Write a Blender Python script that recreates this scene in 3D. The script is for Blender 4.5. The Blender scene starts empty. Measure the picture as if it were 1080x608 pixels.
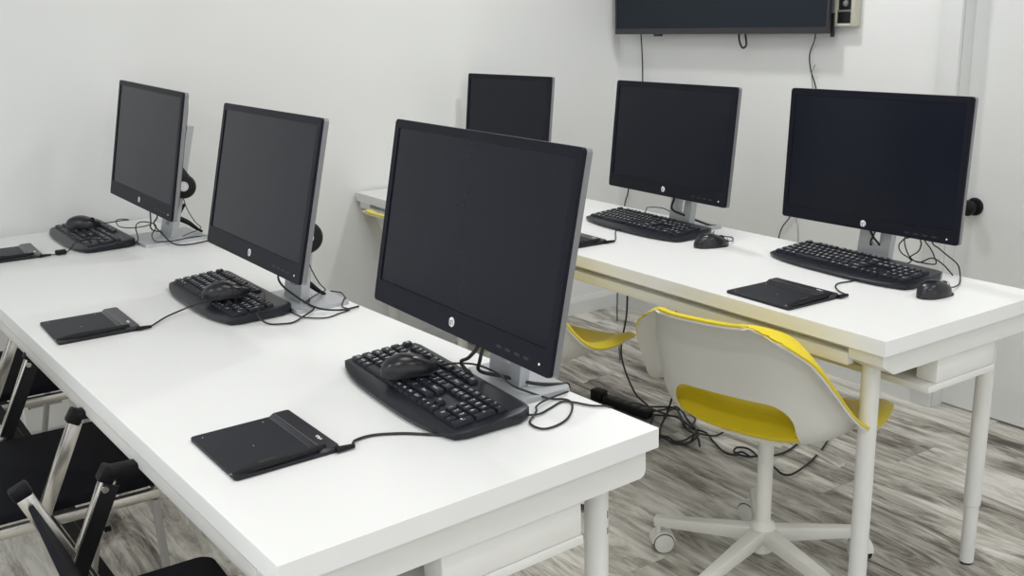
import bpy, bmesh, math, random
from mathutils import Vector, Matrix
random.seed(7)
PI = math.pi
col = bpy.context.scene.collection

# ------------------------------------------------------------------ materials
def mat(name, color, rough=0.5, metal=0.0, spec=0.5, noise=0.0, nscale=30, bump=0.0, coat=0.0, emit=None):
    m = bpy.data.materials.new(name); m.use_nodes = True
    nt = m.node_tree; b = nt.nodes['Principled BSDF']
    b.inputs['Base Color'].default_value = (*color, 1)
    b.inputs['Roughness'].default_value = rough
    b.inputs['Metallic'].default_value = metal
    b.inputs['Specular IOR Level'].default_value = spec
    b.inputs['Coat Weight'].default_value = coat
    tc = nt.nodes.new('ShaderNodeTexCoord')
    n = nt.nodes.new('ShaderNodeTexNoise'); n.inputs['Scale'].default_value = nscale; n.inputs['Detail'].default_value = 5
    nt.links.new(tc.outputs['Object'], n.inputs['Vector'])
    if noise > 0:
        mr = nt.nodes.new('ShaderNodeMapRange'); mr.inputs['To Min'].default_value = 1-noise; mr.inputs['To Max'].default_value = 1+noise
        nt.links.new(n.outputs['Fac'], mr.inputs['Value'])
        mx = nt.nodes.new('ShaderNodeVectorMath'); mx.operation = 'SCALE'; mx.inputs[0].default_value = color
        nt.links.new(mr.outputs['Result'], mx.inputs['Scale'])
        nt.links.new(mx.outputs['Vector'], b.inputs['Base Color'])
    if bump > 0:
        bp = nt.nodes.new('ShaderNodeBump'); bp.inputs['Strength'].default_value = bump; bp.inputs['Distance'].default_value = 0.002
        nt.links.new(n.outputs['Fac'], bp.inputs['Height']); nt.links.new(bp.outputs['Normal'], b.inputs['Normal'])
    if emit:
        b.inputs['Emission Color'].default_value = (*emit[0], 1); b.inputs['Emission Strength'].default_value = emit[1]
    return m

M = {}
M['wall'] = mat('wall_paint', (0.81, 0.82, 0.81), 0.6, noise=0.015, nscale=3, bump=0.05)
M['ceil'] = mat('ceiling_paint', (0.88, 0.88, 0.88), 0.7, noise=0.01)
M['trim'] = mat('trim_paint', (0.72, 0.73, 0.72), 0.45, noise=0.02, nscale=8)
M['door'] = mat('door_paint', (0.76, 0.77, 0.76), 0.45, noise=0.015, nscale=4)
M['top'] = mat('white_laminate', (0.83, 0.84, 0.83), 0.38, noise=0.01, nscale=5)
M['frame'] = mat('white_powder_steel', (0.74, 0.745, 0.715), 0.35, noise=0.02, nscale=20)
M['box'] = mat('white_board', (0.79, 0.79, 0.76), 0.5, noise=0.03, nscale=10)
M['bezel'] = mat('monitor_bezel', (0.010, 0.011, 0.018), 0.42, spec=0.12, noise=0.1, nscale=200)
M['screen'] = mat('matte_screen', (0.009, 0.011, 0.019), 0.20, spec=0.17, noise=0.05, nscale=60)
M['silver'] = mat('silver_plastic', (0.24, 0.24, 0.25), 0.35, metal=0.3, noise=0.03)
M['stand'] = mat('stand_silver', (0.47, 0.49, 0.51), 0.35, metal=0.3, noise=0.03)
M['kb'] = mat('keyboard_plastic', (0.010, 0.012, 0.018), 0.34, spec=0.35, noise=0.1, nscale=100)
M['key'] = mat('key_plastic', (0.010, 0.012, 0.020), 0.42, spec=0.3, noise=0.1, nscale=100)
M['legend'] = mat('white_print', (0.88, 0.89, 0.90), 0.5)
M['mouse'] = mat('mouse_plastic', (0.010, 0.010, 0.014), 0.28, noise=0.1, nscale=100)
M['cable'] = mat('black_cable', (0.012, 0.012, 0.013), 0.5, noise=0.1)
M['tablet'] = mat('tablet_surface', (0.014, 0.015, 0.021), 0.5, spec=0.3, noise=0.06, nscale=80)
M['tabbar'] = mat('tablet_bar', (0.014, 0.014, 0.020), 0.3, noise=0.1)
M['greyline'] = mat('grey_line', (0.16, 0.16, 0.19), 0.4)
M['rubber'] = mat('black_rubber', (0.005, 0.005, 0.007), 0.55, spec=0.3, noise=0.1)
M['chrome'] = mat('brushed_chrome', (0.62, 0.60, 0.56), 0.22, metal=0.9, noise=0.08, nscale=40)
M['greysteel'] = mat('grey_steel', (0.33, 0.32, 0.30), 0.45, metal=0.5, noise=0.1, nscale=30)
M['blackmetal'] = mat('black_metal', (0.006, 0.006, 0.007), 0.4, noise=0.1)
M['seat'] = mat('black_seat_fabric', (0.004, 0.0045, 0.008), 0.8, spec=0.2, noise=0.35, nscale=14, bump=0.3)
M['shell'] = mat('white_shell', (0.66, 0.655, 0.60), 0.42, noise=0.015, nscale=6)
M['yellow'] = mat('yellow_shell', (0.76, 0.60, 0.022), 0.45, noise=0.03, nscale=10)
M['base'] = mat('white_chair_base', (0.74, 0.74, 0.69), 0.38, noise=0.02)
M['dark'] = mat('dark_plastic', (0.02, 0.02, 0.02), 0.5, noise=0.1)
M['tv'] = mat('tv_frame', (0.030, 0.028, 0.034), 0.35, noise=0.1)
M['tvscreen'] = mat('tv_screen', (0.012, 0.019, 0.028), 0.14, spec=0.2, noise=0.04)
M['beige'] = mat('beige_plastic', (0.55, 0.54, 0.45), 0.45, noise=0.04)
M['led'] = mat('power_light', (0.6, 0.5, 0.35), 0.4, emit=((1.0, 0.85, 0.6), 0.5))
M['grey'] = mat('grey_plastic', (0.30, 0.31, 0.31), 0.5, noise=0.04)

def floor_material():
    m = bpy.data.materials.new('weathered_plank_floor'); m.use_nodes = True
    nt = m.node_tree; N = nt.nodes; L = nt.links; b = N['Principled BSDF']
    tc = N.new('ShaderNodeTexCoord')
    rot = N.new('ShaderNodeMapping'); rot.inputs['Rotation'].default_value = (0, 0, PI/2)
    L.new(tc.outputs['Object'], rot.inputs['Vector'])
    br = N.new('ShaderNodeTexBrick'); br.inputs['Scale'].default_value = 1.0
    br.inputs['Brick Width'].default_value = 1.2; br.inputs['Row Height'].default_value = 0.19
    br.inputs['Mortar Size'].default_value = 0.0008; br.inputs['Mortar Smooth'].default_value = 0.3
    br.inputs['Color1'].default_value = (0, 0, 0, 1); br.inputs['Color2'].default_value = (1, 1, 1, 1); br.inputs['Mortar'].default_value = (0.5, 0.5, 0.5, 1)
    br.inputs['Bias'].default_value = 0.0
    L.new(rot.outputs['Vector'], br.inputs['Vector'])
    off = N.new('ShaderNodeVectorMath'); off.operation = 'SCALE'; off.inputs['Scale'].default_value = 37.0
    L.new(br.outputs['Color'], off.inputs[0])
    add = N.new('ShaderNodeVectorMath'); L.new(tc.outputs['Object'], add.inputs[0]); L.new(off.outputs['Vector'], add.inputs[1])
    def streak(sx, sy, scale, detail, dist, rough=0.6):
        mp = N.new('ShaderNodeMapping'); mp.inputs['Scale'].default_value = (sx, sy, 1)
        L.new(add.outputs['Vector'], mp.inputs['Vector'])
        n = N.new('ShaderNodeTexNoise'); n.inputs['Scale'].default_value = scale; n.inputs['Detail'].default_value = detail
        n.inputs['Distortion'].default_value = dist; n.inputs['Roughness'].default_value = rough
        L.new(mp.outputs['Vector'], n.inputs['Vector']); return n
    n1 = streak(7.5, 1.25, 1.7, 10, 1.0, 0.72)
    n2 = streak(36, 3.0, 1.6, 6, 0.8, 0.75)
    n3 = streak(1.8, 1.1, 1.7, 3, 0.5)
    a = N.new('ShaderNodeMath'); a.operation = 'MULTIPLY_ADD'; a.inputs[1].default_value = 0.58
    L.new(n1.outputs['Fac'], a.inputs[0])
    c = N.new('ShaderNodeMath'); c.operation = 'MULTIPLY'; c.inputs[1].default_value = 0.20; L.new(n2.outputs['Fac'], c.inputs[0])
    d = N.new('ShaderNodeMath'); d.operation = 'MULTIPLY'; d.inputs[1].default_value = 0.22; L.new(n3.outputs['Fac'], d.inputs[0])
    s = N.new('ShaderNodeMath'); L.new(c.outputs[0], s.inputs[0]); L.new(d.outputs[0], s.inputs[1]); L.new(s.outputs[0], a.inputs[2])
    pv = N.new('ShaderNodeMapRange'); pv.inputs['To Min'].default_value = -0.035; pv.inputs['To Max'].default_value = 0.035
    sep = N.new('ShaderNodeSeparateColor'); L.new(br.outputs['Color'], sep.inputs['Color']); L.new(sep.outputs['Red'], pv.inputs['Value'])
    t = N.new('ShaderNodeMath'); L.new(a.outputs[0], t.inputs[0]); L.new(pv.outputs['Result'], t.inputs[1])
    cr = N.new('ShaderNodeValToRGB'); L.new(t.outputs[0], cr.inputs['Fac'])
    e = cr.color_ramp.elements
    e[0].position = 0.39; e[0].color = (0.075, 0.066, 0.056, 1)
    e[1].position = 0.585; e[1].color = (0.78, 0.76, 0.70, 1)
    for p, cc in ((0.43, (0.19, 0.17, 0.145, 1)), (0.475, (0.38, 0.355, 0.31, 1)), (0.53, (0.60, 0.58, 0.52, 1))):
        x = e.new(p); x.color = cc
    mm = N.new('ShaderNodeMix'); mm.data_type = 'RGBA'; mm.inputs['B'].default_value = (0.22, 0.20, 0.18, 1)
    L.new(cr.outputs['Color'], mm.inputs['A'])
    mf = N.new('ShaderNodeMath'); mf.operation = 'MULTIPLY'; mf.inputs[1].default_value = 0.6
    L.new(br.outputs['Fac'], mf.inputs[0]); L.new(mf.outputs[0], mm.inputs['Factor'])
    L.new(mm.outputs['Result'], b.inputs['Base Color'])
    b.inputs['Roughness'].default_value = 0.42; b.inputs['Specular IOR Level'].default_value = 0.35
    bp = N.new('ShaderNodeBump'); bp.inputs['Strength'].default_value = 0.15; bp.inputs['Distance'].default_value = 0.003
    L.new(n2.outputs['Fac'], bp.inputs['Height']); L.new(bp.outputs['Normal'], b.inputs['Normal'])
    return m
M['floor'] = floor_material()

# ------------------------------------------------------------------ mesh builder
def smooth_path(pts, n=8):
    P = [Vector(p) for p in pts]
    if len(P) < 3: return P
    out = []
    for i in range(len(P)-1):
        p0 = P[i-1] if i else P[0]*2-P[1]; p1 = P[i]; p2 = P[i+1]; p3 = P[i+2] if i+2 < len(P) else P[-1]*2-P[-2]
        for k in range(n):
            t = k/n
            out.append(0.5*((2*p1)+(p2-p0)*t+(2*p0-5*p1+4*p2-p3)*t*t+(3*p1-p0-3*p2+p3)*t**3))
    out.append(P[-1]); return out

class MB:
    def __init__(s): s.bm = bmesh.new(); s.mats = []; s.cur = 0
    def use(s, m):
        if m not in s.mats: s.mats.append(m)
        s.cur = s.mats.index(m); return s
    def _tag(s, faces):
        for f in faces: f.material_index = s.cur
    def add(s, verts, faces, T=None):
        vs = [s.bm.verts.new(T @ Vector(v) if T else Vector(v)) for v in verts]
        fs = []
        for f in faces:
            try: fs.append(s.bm.faces.new([vs[i] for i in f]))
            except ValueError: pass
        s._tag(fs); return vs, fs
    def prism(s, outline, z0, z1, T=None, bevel=0.0, seg=2, top=None):
        n = len(outline)
        top = top or outline
        tmp = bmesh.new()
        a = [tmp.verts.new((x, y, z0)) for x, y in outline]; b = [tmp.verts.new((x, y, z1)) for x, y in top]
        tmp.faces.new(a[::-1]); tmp.faces.new(b)
        for i in range(n): tmp.faces.new((a[i], a[(i+1) % n], b[(i+1) % n], b[i]))
        if bevel > 0:
            es = [e for e in tmp.edges if len(e.link_faces) == 2 and e.link_faces[0].normal.dot(e.link_faces[1].normal) < 0.8]
            tmp.normal_update()
            es = [e for e in tmp.edges if e.calc_face_angle(0) > 0.5]
            bmesh.ops.bevel(tmp, geom=es, offset=bevel, segments=seg, affect='EDGES', profile=0.5)
        s.merge(tmp, T)
        return s
    def merge(s, tmp, T=None):
        tmp.normal_update()
        bmesh.ops.recalc_face_normals(tmp, faces=tmp.faces)
        tmp.verts.index_update()
        vs = [s.bm.verts.new(T @ v.co if T else v.co) for v in tmp.verts]
        fs = []
        for f in tmp.faces:
            try: fs.append(s.bm.faces.new([vs[v.index] for v in f.verts]))
            except ValueError: pass
        s._tag(fs); tmp.free()
    def box(s, c, d, T=None, bevel=0.0, seg=2, rz=0.0):
        x, y = d[0]/2, d[1]/2
        TT = Matrix.Translation(Vector(c)) @ Matrix.Rotation(rz, 4, 'Z')
        if T: TT = T @ TT
        return s.prism([(-x, -y), (x, -y), (x, y), (-x, y)], -d[2]/2, d[2]/2, TT, bevel, seg)
    def b2(s, lo, hi, **k):
        return s.box([(a+b)/2 for a, b in zip(lo, hi)], [abs(b-a) for a, b in zip(lo, hi)], **k)
    def lathe(s, prof, T=None, n=32):
        verts = []; faces = []
        for r, z in prof:
            for k in range(n): verts.append((r*math.cos(2*PI*k/n), r*math.sin(2*PI*k/n), z))
        for i in range(len(prof)-1):
            for k in range(n): faces.append((i*n+k, i*n+(k+1) % n, (i+1)*n+(k+1) % n, (i+1)*n+k))
        faces.append(tuple(range(n))[::-1]); faces.append(tuple((len(prof)-1)*n+k for k in range(n)))
        s.add(verts, faces, T); return s
    def tube(s, pts, r, n=8, sm=8, T=None, radii=None):
        P = smooth_path(pts, sm) if sm else [Vector(p) for p in pts]
        up = Vector((0, 0, 1)); verts = []; prev = None
        for i, p in enumerate(P):
            t = (P[min(i+1, len(P)-1)]-P[max(i-1, 0)])
            t = t.normalized() if t.length > 1e-9 else Vector((1, 0, 0))
            if prev is None: a = t.cross(up if abs(t.z) < 0.9 else Vector((1, 0, 0))).normalized()
            else: a = (prev - t*prev.dot(t)).normalized()
            prev = a; b = t.cross(a)
            rr = r if radii is None else radii(i/(len(P)-1))
            for k in range(n):
                w = 2*PI*k/n; verts.append(p+a*math.cos(w)*rr+b*math.sin(w)*rr)
        faces = [(i*n+k, i*n+(k+1) % n, (i+1)*n+(k+1) % n, (i+1)*n+k) for i in range(len(P)-1) for k in range(n)]
        faces.append(tuple(range(n))[::-1]); faces.append(tuple((len(P)-1)*n+k for k in range(n)))
        s.add(verts, faces, T); return s
    def bar(s, a, b, w, h, side=(0, 1, 0), bevel=0.0, w2=None, h2=None):
        """flat bar from a to b; w across 'side', h across the third direction"""
        a = Vector(a); b = Vector(b); z = (b-a).normalized(); y = Vector(side); y = (y-z*y.dot(z)).normalized(); x = y.cross(z)
        T = Matrix(((x.x, y.x, z.x, a.x), (x.y, y.y, z.y, a.y), (x.z, y.z, z.z, a.z), (0, 0, 0, 1)))
        w2 = w2 or w; h2 = h2 or h
        o = [(-h/2, -w/2), (h/2, -w/2), (h/2, w/2), (-h/2, w/2)]; t = [(-h2/2, -w2/2), (h2/2, -w2/2), (h2/2, w2/2), (-h2/2, w2/2)]
        return s.prism(o, 0, (b-a).length, T, bevel, 2, top=t)
    def text(s, body, size, T, shear=0.0, extrude=0.0, spacing=1.0):
        c = bpy.data.curves.new('t', 'FONT'); c.body = body; c.size = size; c.align_x = 'CENTER'; c.align_y = 'CENTER'
        c.shear = shear; c.extrude = extrude; c.resolution_u = 2; c.space_character = spacing
        o = bpy.data.objects.new('t', c); col.objects.link(o)
        dg = bpy.context.evaluated_depsgraph_get(); me = bpy.data.meshes.new_from_object(o.evaluated_get(dg))
        verts = [v.co.copy() for v in me.vertices]; faces = [tuple(p.vertices) for p in me.polygons]
        bpy.data.objects.remove(o); bpy.data.curves.remove(c); bpy.data.meshes.remove(me)
        s.add(verts, faces, T); return s
    def build(s, name, m=None, parent=None, smooth=35, recalc=True):
        if m is not None and not s.mats: s.mats = [m]
        me = bpy.data.meshes.new(name)
        if recalc: bmesh.ops.recalc_face_normals(s.bm, faces=s.bm.faces)
        s.bm.to_mesh(me); s.bm.free()
        for k in s.mats: me.materials.append(M[k])
        if smooth:
            me.polygons.foreach_set('use_smooth', [True]*len(me.polygons))
            me.set_sharp_from_angle(angle=math.radians(smooth))
        o = bpy.data.objects.new(name, me); col.objects.link(o)
        if parent: o.parent = parent
        return o
def mb(m): return MB().use(m)

def rrect(w, h, r, n=5, cx=0, cy=0):
    o = []
    for sx, sy, a in ((1, 1, 0), (-1, 1, 90), (-1, -1, 180), (1, -1, 270)):
        for k in range(n+1):
            t = math.radians(a+90*k/n); o.append((cx+sx*(w/2-r)+r*math.cos(t), cy+sy*(h/2-r)+r*math.sin(t)))
    return o

def tag(o, label, cat, group=None):
    o['label'] = label; o['category'] = cat
    if group: o['group'] = group
    return o
def struct(o): o['kind'] = 'structure'; return o
def empty(name, loc, rz, label, cat, group=None):
    o = bpy.data.objects.new(name, None); col.objects.link(o); o.location = loc; o.rotation_euler = (0, 0, rz); o.empty_display_size = 0.05
    return tag(o, label, cat, group)
def dup(root, loc, rz, label, group=None):
    def rec(o, par):
        c = o.copy(); col.objects.link(c); c.parent = par
        for ch in list(o.children): rec(ch, c)
        return c
    r = rec(root, None); r.location = loc; r.rotation_euler = (0, 0, rz); r['label'] = label
    if group: r['group'] = group
    return r
def local(root, pts):
    Ti = (Matrix.Translation(root.location) @ Matrix.Rotation(root.rotation_euler[2], 4, 'Z')).inverted()
    return [Ti @ Vector(p) for p in pts]

# ------------------------------------------------------------------ room shell
WY = 3.77; WX = 3.155; DX = 3.25; CH = 2.55; YB = -3.0; XL = -3.0; DY = 2.02
struct(mb('floor').b2((XL, YB, -0.05), (DX+0.1, WY+0.1, 0)).build('floor', smooth=0))
struct(mb('ceil').b2((XL, YB, CH), (DX+0.1, WY+0.1, CH+0.05)).build('ceiling', smooth=0))
struct(mb('wall').b2((XL, WY, 0), (DX+0.1, WY+0.1, CH)).build('wall_left', smooth=0))
w = mb('wall'); w.b2((WX, DY, 0), (WX+0.1, WY, CH)); w.b2((WX, 1.12, 2.06), (WX+0.1, DY, CH)); w.b2((WX, YB, 0), (WX+0.1, 1.12, CH))
struct(w.build('wall_back', smooth=0))
# door: slab recessed in the opening
d = mb('door').b2((DX-0.04, 1.15, 0.008), (DX+0.002, DY-0.004, 2.05))
door = struct(d.build('door_1', smooth=0))
k = MB().use('rubber')
Tk = Matrix.Translation((DX-0.0405, 1.955, 0.737)) @ Matrix.Rotation(-PI/2, 4, 'Y')
k.lathe([(0.0, 0), (0.031, 0), (0.031, 0.004), (0.028, 0.009), (0.012, 0.011), (0.0115, 0.024), (0.016, 0.028), (0.025, 0.034), (0.0275, 0.043), (0.025, 0.052), (0.015, 0.057), (0.0, 0.058)], Tk)
kn = k.build('door_knob', parent=door)
# casing round the opening
def casing(y0, y1, name):
    c = mb('trim'); c.b2((WX-0.018, y0, 0), (WX-0.0005, y1, 2.06), bevel=0.003); return struct(c.build(name))
casing(DY-0.002, DY+0.075, 'trim_1'); casing(1.045, 1.122, 'trim_2')
c = mb('trim'); c.b2((WX-0.018, 1.045, 2.0605), (WX-0.0005, DY+0.075, 2.135), bevel=0.003); struct(c.build('trim_3'))
c = mb('trim'); c.b2((WX, DY-0.0035, 0), (DX, DY-0.0005, 2.06)); struct(c.build('trim_4'))
# baseboards
def base(name, outline_axis, a, b):
    prof = [(0.0005, 0), (0.0145, 0), (0.0145, 0.062), (0.010, 0.074), (0.006, 0.084), (0.0005, 0.088)]
    m_ = mb('trim')
    vs = []
    for t in (a, b):
        for dx, z in prof: vs.append((t, WY-dx, z) if outline_axis == 'x' else (WX-dx, t, z))
    n = len(prof); fs = [(i, (i+1) % n, n+(i+1) % n, n+i) for i in range(n)]+[tuple(range(n)), tuple(range(n, 2*n))]
    m_.add(vs, fs); return struct(m_.build(name, smooth=20))
base('baseboard_left', 'x', XL, WX-0.015); base('baseboard_back', 'y', DY+0.076, WY-0.015)

# ------------------------------------------------------------------ desks
def round_top(w_, l_, r=0.003): return rrect(w_, l_, r, 2, w_/2, l_/2)
def make_desk(name, loc, rz, W, Lg, label, front_round, shelf_x, near_leg, leg_r, far_leg_y, foot=False):
    root = empty(name, loc, rz, label, 'desk', None)
    Z1 = 0.73; Z0 = 0.696
    t = mb('top'); t.prism(round_top(W, Lg), Z0, Z1, None, 0.0); 
    # rolled front edge
    bm = t.bm; bm.edges.ensure_lookup_table(); bm.normal_update()
    es = [e for e in bm.edges if all(v.co.x < 0.004 for v in e.verts) and abs(e.verts[0].co.z-e.verts[1].co.z) < 1e-5 and e.verts[0].co.z > 0.72 and abs(e.verts[0].co.y-e.verts[1].co.y) > 0.1]
    bmesh.ops.bevel(bm, geom=es, offset=front_round, segments=5, affect='EDGES', profile=0.5)
    t.build('tabletop', parent=root)
    # end aprons with chamfered lower corners
    def apron(y0, y1, nm):
        o = [(0.012, 0.0), (W-0.02, 0.0), (W-0.02, -0.040), (W-0.0235, -0.0485), (W-0.032, -0.052), (0.052, -0.052), (0.012, -0.028)]
        vs = [(x, y0, Z0-0.0005+z) for x, z in o]+[(x, y1, Z0-0.0005+z) for x, z in o]; n = len(o)
        m_ = mb('frame'); m_.add(vs, [tuple(range(n)), tuple(range(n, 2*n))]+[(i, (i+1) % n, n+(i+1) % n, n+i) for i in range(n)])
        m_.build(nm, parent=root, smooth=20)
    apron(0.012, 0.10, 'end_rail'); apron(Lg-0.10, Lg-0.012, 'end_rail')
    f = mb('frame'); f.b2((0.010, 0.1005, Z0-0.047), (0.034, Lg-0.1005, Z0-0.0185), bevel=0.002); f.build('side_rail', parent=root)
    f = mb('frame'); f.b2((0.0345, 0.1005, Z0-0.040), (0.045, Lg-0.1005, Z0-0.0005)); f.build('rail_web', parent=root)
    f = mb('frame'); f.b2((W-0.045, 0.1005, Z0-0.045), (W-0.02, Lg-0.1005, Z0-0.0005), bevel=0.002); f.build('side_rail', parent=root)
    # legs
    for li, (x, y) in enumerate(((0.075, near_leg), (W-0.075, near_leg), (0.075, far_leg_y), (W-0.075, far_leg_y))):
        l = mb('frame'); zt = Z0-0.053
        if y == near_leg: zt = Z0-0.0525
        if foot and li == 1: l.lathe([(0.0175, 0.006), (0.0175, 0.165), (leg_r, 0.168), (leg_r, zt)], Matrix.Translation((x, y, 0)), 28)
        else: l.lathe([(leg_r, 0.006), (leg_r, zt)], Matrix.Translation((x, y, 0)), 28)
        lo = l.build('leg', parent=root)
        ft = mb('rubber'); ft.lathe([(0.0155, 0.0), (0.0165, 0.0025), (0.0165, 0.0058)], Matrix.Translation((x, y, 0)), 24); ft.build('foot', parent=lo)
        if not foot and x > W/2 and y == near_leg:
            st = MB().use('legend')
            for dz, hh in ((0.565, 0.014), (0.535, 0.012)):
                for i in range(4):
                    a = math.radians(-78+i*9); st.use('rubber' if i % 2 else 'legend')
                    R_ = leg_r+0.0006
                    st.bar((x+R_*math.cos(a), y+R_*math.sin(a), dz), (x+R_*math.cos(a), y+R_*math.sin(a), dz+hh), 0.0028, 0.0004, side=(-math.sin(a), math.cos(a), 0))
            st.build('barcode_sticker', parent=lo)
    # narrow board and shelf under the near end
    x0, x1, y0 = shelf_x
    sh = mb('box'); sh.b2((x0-0.03, y0, Z0-0.133), (x1, y0+0.55, Z0-0.117), bevel=0.002); sh.build('under_shelf', parent=root)
    br_ = mb('box'); br_.b2((x0, y0+0.002, Z0-0.1165), (x1-0.002, y0+0.055, Z0-0.0535), bevel=0.004); br_.build('shelf_front', parent=root)
    br_ = mb('box'); br_.b2((x1-0.02, y0+0.056, Z0-0.1165), (x1-0.002, y0+0.55, Z0-0.0535)); br_.build('shelf_side', parent=root)
    br_ = mb('box'); br_.b2((x0-0.028, y0+0.3, Z0-0.1165), (x0-0.010, y0+0.55, Z0-0.0535)); br_.build('shelf_side', parent=root)
    return root
TY = 0.0601; T1L = (WY-0.012-1.137)/math.cos(TY)-0.045
desk1 = make_desk('computer_desk', (0.3863, 1.137, 0), TY, 0.689, T1L, 'long white desk in front, with tablets, three monitors and the black folding chairs', 0.016, (0.26, 0.535, 0.018), 0.075, 0.021, T1L-0.12)
desk2 = make_desk('computer_desk', (1.7504, 1.2344, 0), 0, 0.601, WY-0.012-1.2344, 'long white desk behind, beside the yellow swivel chairs and below the television', 0.014, (0.225, 0.45, 0.02), 0.085, 0.0205, WY-0.15-1.2344, foot=True)

# ------------------------------------------------------------------ monitors
def make_monitor(Cx, Cy, Cz, az, tilt, W, H, bot, label, cdx=0.06, b0=-0.06, b1=0.09, lean=0.05, roll=0.0, base_dy=0.0, logo=0.0):
    rz = math.radians(az-180); t = math.radians(tilt)
    cb = Vector((Cx, Cy, 0)) + Matrix.Rotation(rz, 3, 'Z') @ Vector((cdx, base_dy, 0))
    root = empty('computer_monitor', (cb.x, cb.y, 0.7302), rz, label, 'monitor', 'monitors on the two desks')
    # panel frame: local x depth, front at -x
    pc = Vector((-cdx, -base_dy, Cz-0.7302))
    T = Matrix.Translation(pc) @ Matrix.Rotation(t, 4, 'Y') @ Matrix.Rotation(math.radians(roll), 4, 'X')
    P = T @ Matrix(((0, 0, 1, 0), (-1, 0, 0, 0), (0, 1, 0, 0), (0, 0, 0, 1)))  # prism x->-y, y->z, z->x(depth)
    # front bezel ring
    side, top = 0.0165, 0.0165
    b = mb('bezel'); n = 5
    out = rrect(W, H, 0.008, n); iw = W-2*side; ih = H-top-bot; icy = (bot-top)/2
    inn = rrect(iw, ih, 0.0015, n, 0, icy)
    N = len(out)
    vs = [(x*0.997, y*0.997, 0) for x, y in out]+[(x, y, 0.0) for x, y in inn]+[(x, y, 0.0022) for x, y in inn]+[(x, y, 0.002) for x, y in out]+[(x, y, 0.007) for x, y in out]+[(x, y, 0.0068) for x, y in inn]
    fs = []
    for a_, b_ in ((0, 1), (1, 2), (3, 0), (4, 3), (5, 4), (2, 5)):
        fs += [(a_*N+i, a_*N+(i+1) % N, b_*N+(i+1) % N, b_*N+i) for i in range(N)]
    b.add(vs, fs, P); b.build('bezel', parent=root, smooth=40)
    sc = mb('screen'); sc.prism(rrect(iw+0.001, ih+0.001, 0.0015, 3, 0, icy), 0.0022, 0.0062, P); sc.build('screen', parent=root, smooth=0)
    sd = mb('silver'); sd.prism(rrect(W, H, 0.008, n), 0.0072, 0.0185, P); sh_ = sd.build('side_shell', parent=root)
    bk = mb('dark')
    bk.prism(rrect(W-0.006, H-0.006, 0.008, n), 0.0187, 0.030, P, top=rrect(W-0.05, H-0.06, 0.02, n)); bk.prism(rrect(W*0.5, H*0.5, 0.02, n), 0.030, 0.047, P, top=rrect(W*0.42, H*0.42, 0.02, n)); bk.build('back_shell', parent=root)
    # round badge: two letters in a ring
    R = 0.0088
    ly = -H/2+bot*0.50
    lt = Matrix.Rotation(PI, 4, 'Y')  # face the front
    B = P @ Matrix.Translation((logo, ly, 0.0)) 
    lg = MB().use('silver'); lg.mats = ['silver', 'bezel', 'legend']; lg.use('legend')
    F = B @ Matrix.Rotation(PI, 4, 'Y')     # z now toward the viewer, x flipped
    lg.lathe([(R, 0.0002), (R, 0.0008), (R*0.93, 0.0011)], F, 32)
    lg.use('greyline'); lg.text('hp', 0.0165, F @ Matrix.Translation((0, 0.0008, 0.0013)), shear=0.3, extrude=0.0001, spacing=0.9)
    lg.build('round_badge', parent=root)
    pl = mb('led'); pl.lathe([(0.0022, 0.0), (0.0022, 0.0006)], P @ Matrix.Translation((W/2-0.030, -H/2+bot*0.38, 0)) @ Matrix.Rotation(PI, 4, 'Y'), 12); pl.build('power_light', parent=root)
    bt = mb('dark')
    for i in range(4): bt.prism(rrect(0.015, 0.0045, 0.002, 3, W/2-0.065-i*0.026, -H/2+bot*0.38), -0.0006, 0.0002, P)
    bt.build('menu_buttons', parent=root)
    # stand
    bs = mb('stand')
    bd = b1-b0; bc = (b0+b1)/2; rr_ = min(0.018, bd*0.35); bs.prism(rrect(bd, 0.215, rr_, 6, bc, 0), 0.0, 0.009, None, top=rrect(bd-0.004, 0.211, rr_, 6, bc, 0)); bs.build('stand_base', parent=root)
    cz = Cz-0.7302; Hc = cz+0.055
    cl = mb('stand')
    x0, x1 = 0.0, lean
    def sl(z): return x0+(x1-x0)*z/Hc
    def seg(y0, y1, z0, z1, th=0.022):
        v = [(sl(z)+dx, y, z) for z in (z0, z1) for y in (y0, y1) for dx in (-th/2, th/2)]
        cl.add(v, [(0, 1, 3, 2), (4, 6, 7, 5), (0, 4, 5, 1), (2, 3, 7, 6), (0, 2, 6, 4), (1, 5, 7, 3)])
    seg(-0.05, -0.016, 0.0095, 0.15); seg(0.016, 0.05, 0.0095, 0.15); seg(-0.016, 0.016, 0.0095, 0.045); seg(-0.05, 0.05, 0.1501, Hc)
    cl.build('stand_column', parent=root, smooth=20)
    # mount arm between column and back shell
    mm = mb('dark'); zc = cz-0.005; mm.b2((pc.x+0.046, -base_dy-0.045, zc-0.045), (sl(zc)-0.0125, -base_dy+0.045, zc+0.045), bevel=0.004); mm.build('hinge_mount', parent=root)
    return root
mon = []
mon.append(make_monitor(0.831, 3.333, 1.034, 183.8, 11.1, 0.59, 0.385, 0.046, 'monitor with headphones behind it, farthest left on the front desk', 0.045, -0.11, 0.10, 0.095, 1.87))
mon.append(make_monitor(0.830, 2.319, 1.029, 181.1, 13.0, 0.59, 0.364, 0.044, 'middle monitor of the front desk, between the far left one and the big near one', 0.07, -0.045, 0.10, 0.06, 0.22))
mon.append(make_monitor(0.906, 1.509, 1.032, 180.96, 11.25, 0.59, 0.364, 0.044, 'large nearest monitor on the front desk, with a cable looped beside its silver base', 0.085, -0.05, 0.075, 0.05, 0.61))
mon.append(make_monitor(2.265, 3.415, 1.014, 183.3, 6.0, 0.545, 0.337, 0.042, 'half-hidden monitor at the far end of the back desk, seen above the nearest monitor', 0.05, -0.06, 0.03, 0.04))
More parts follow.
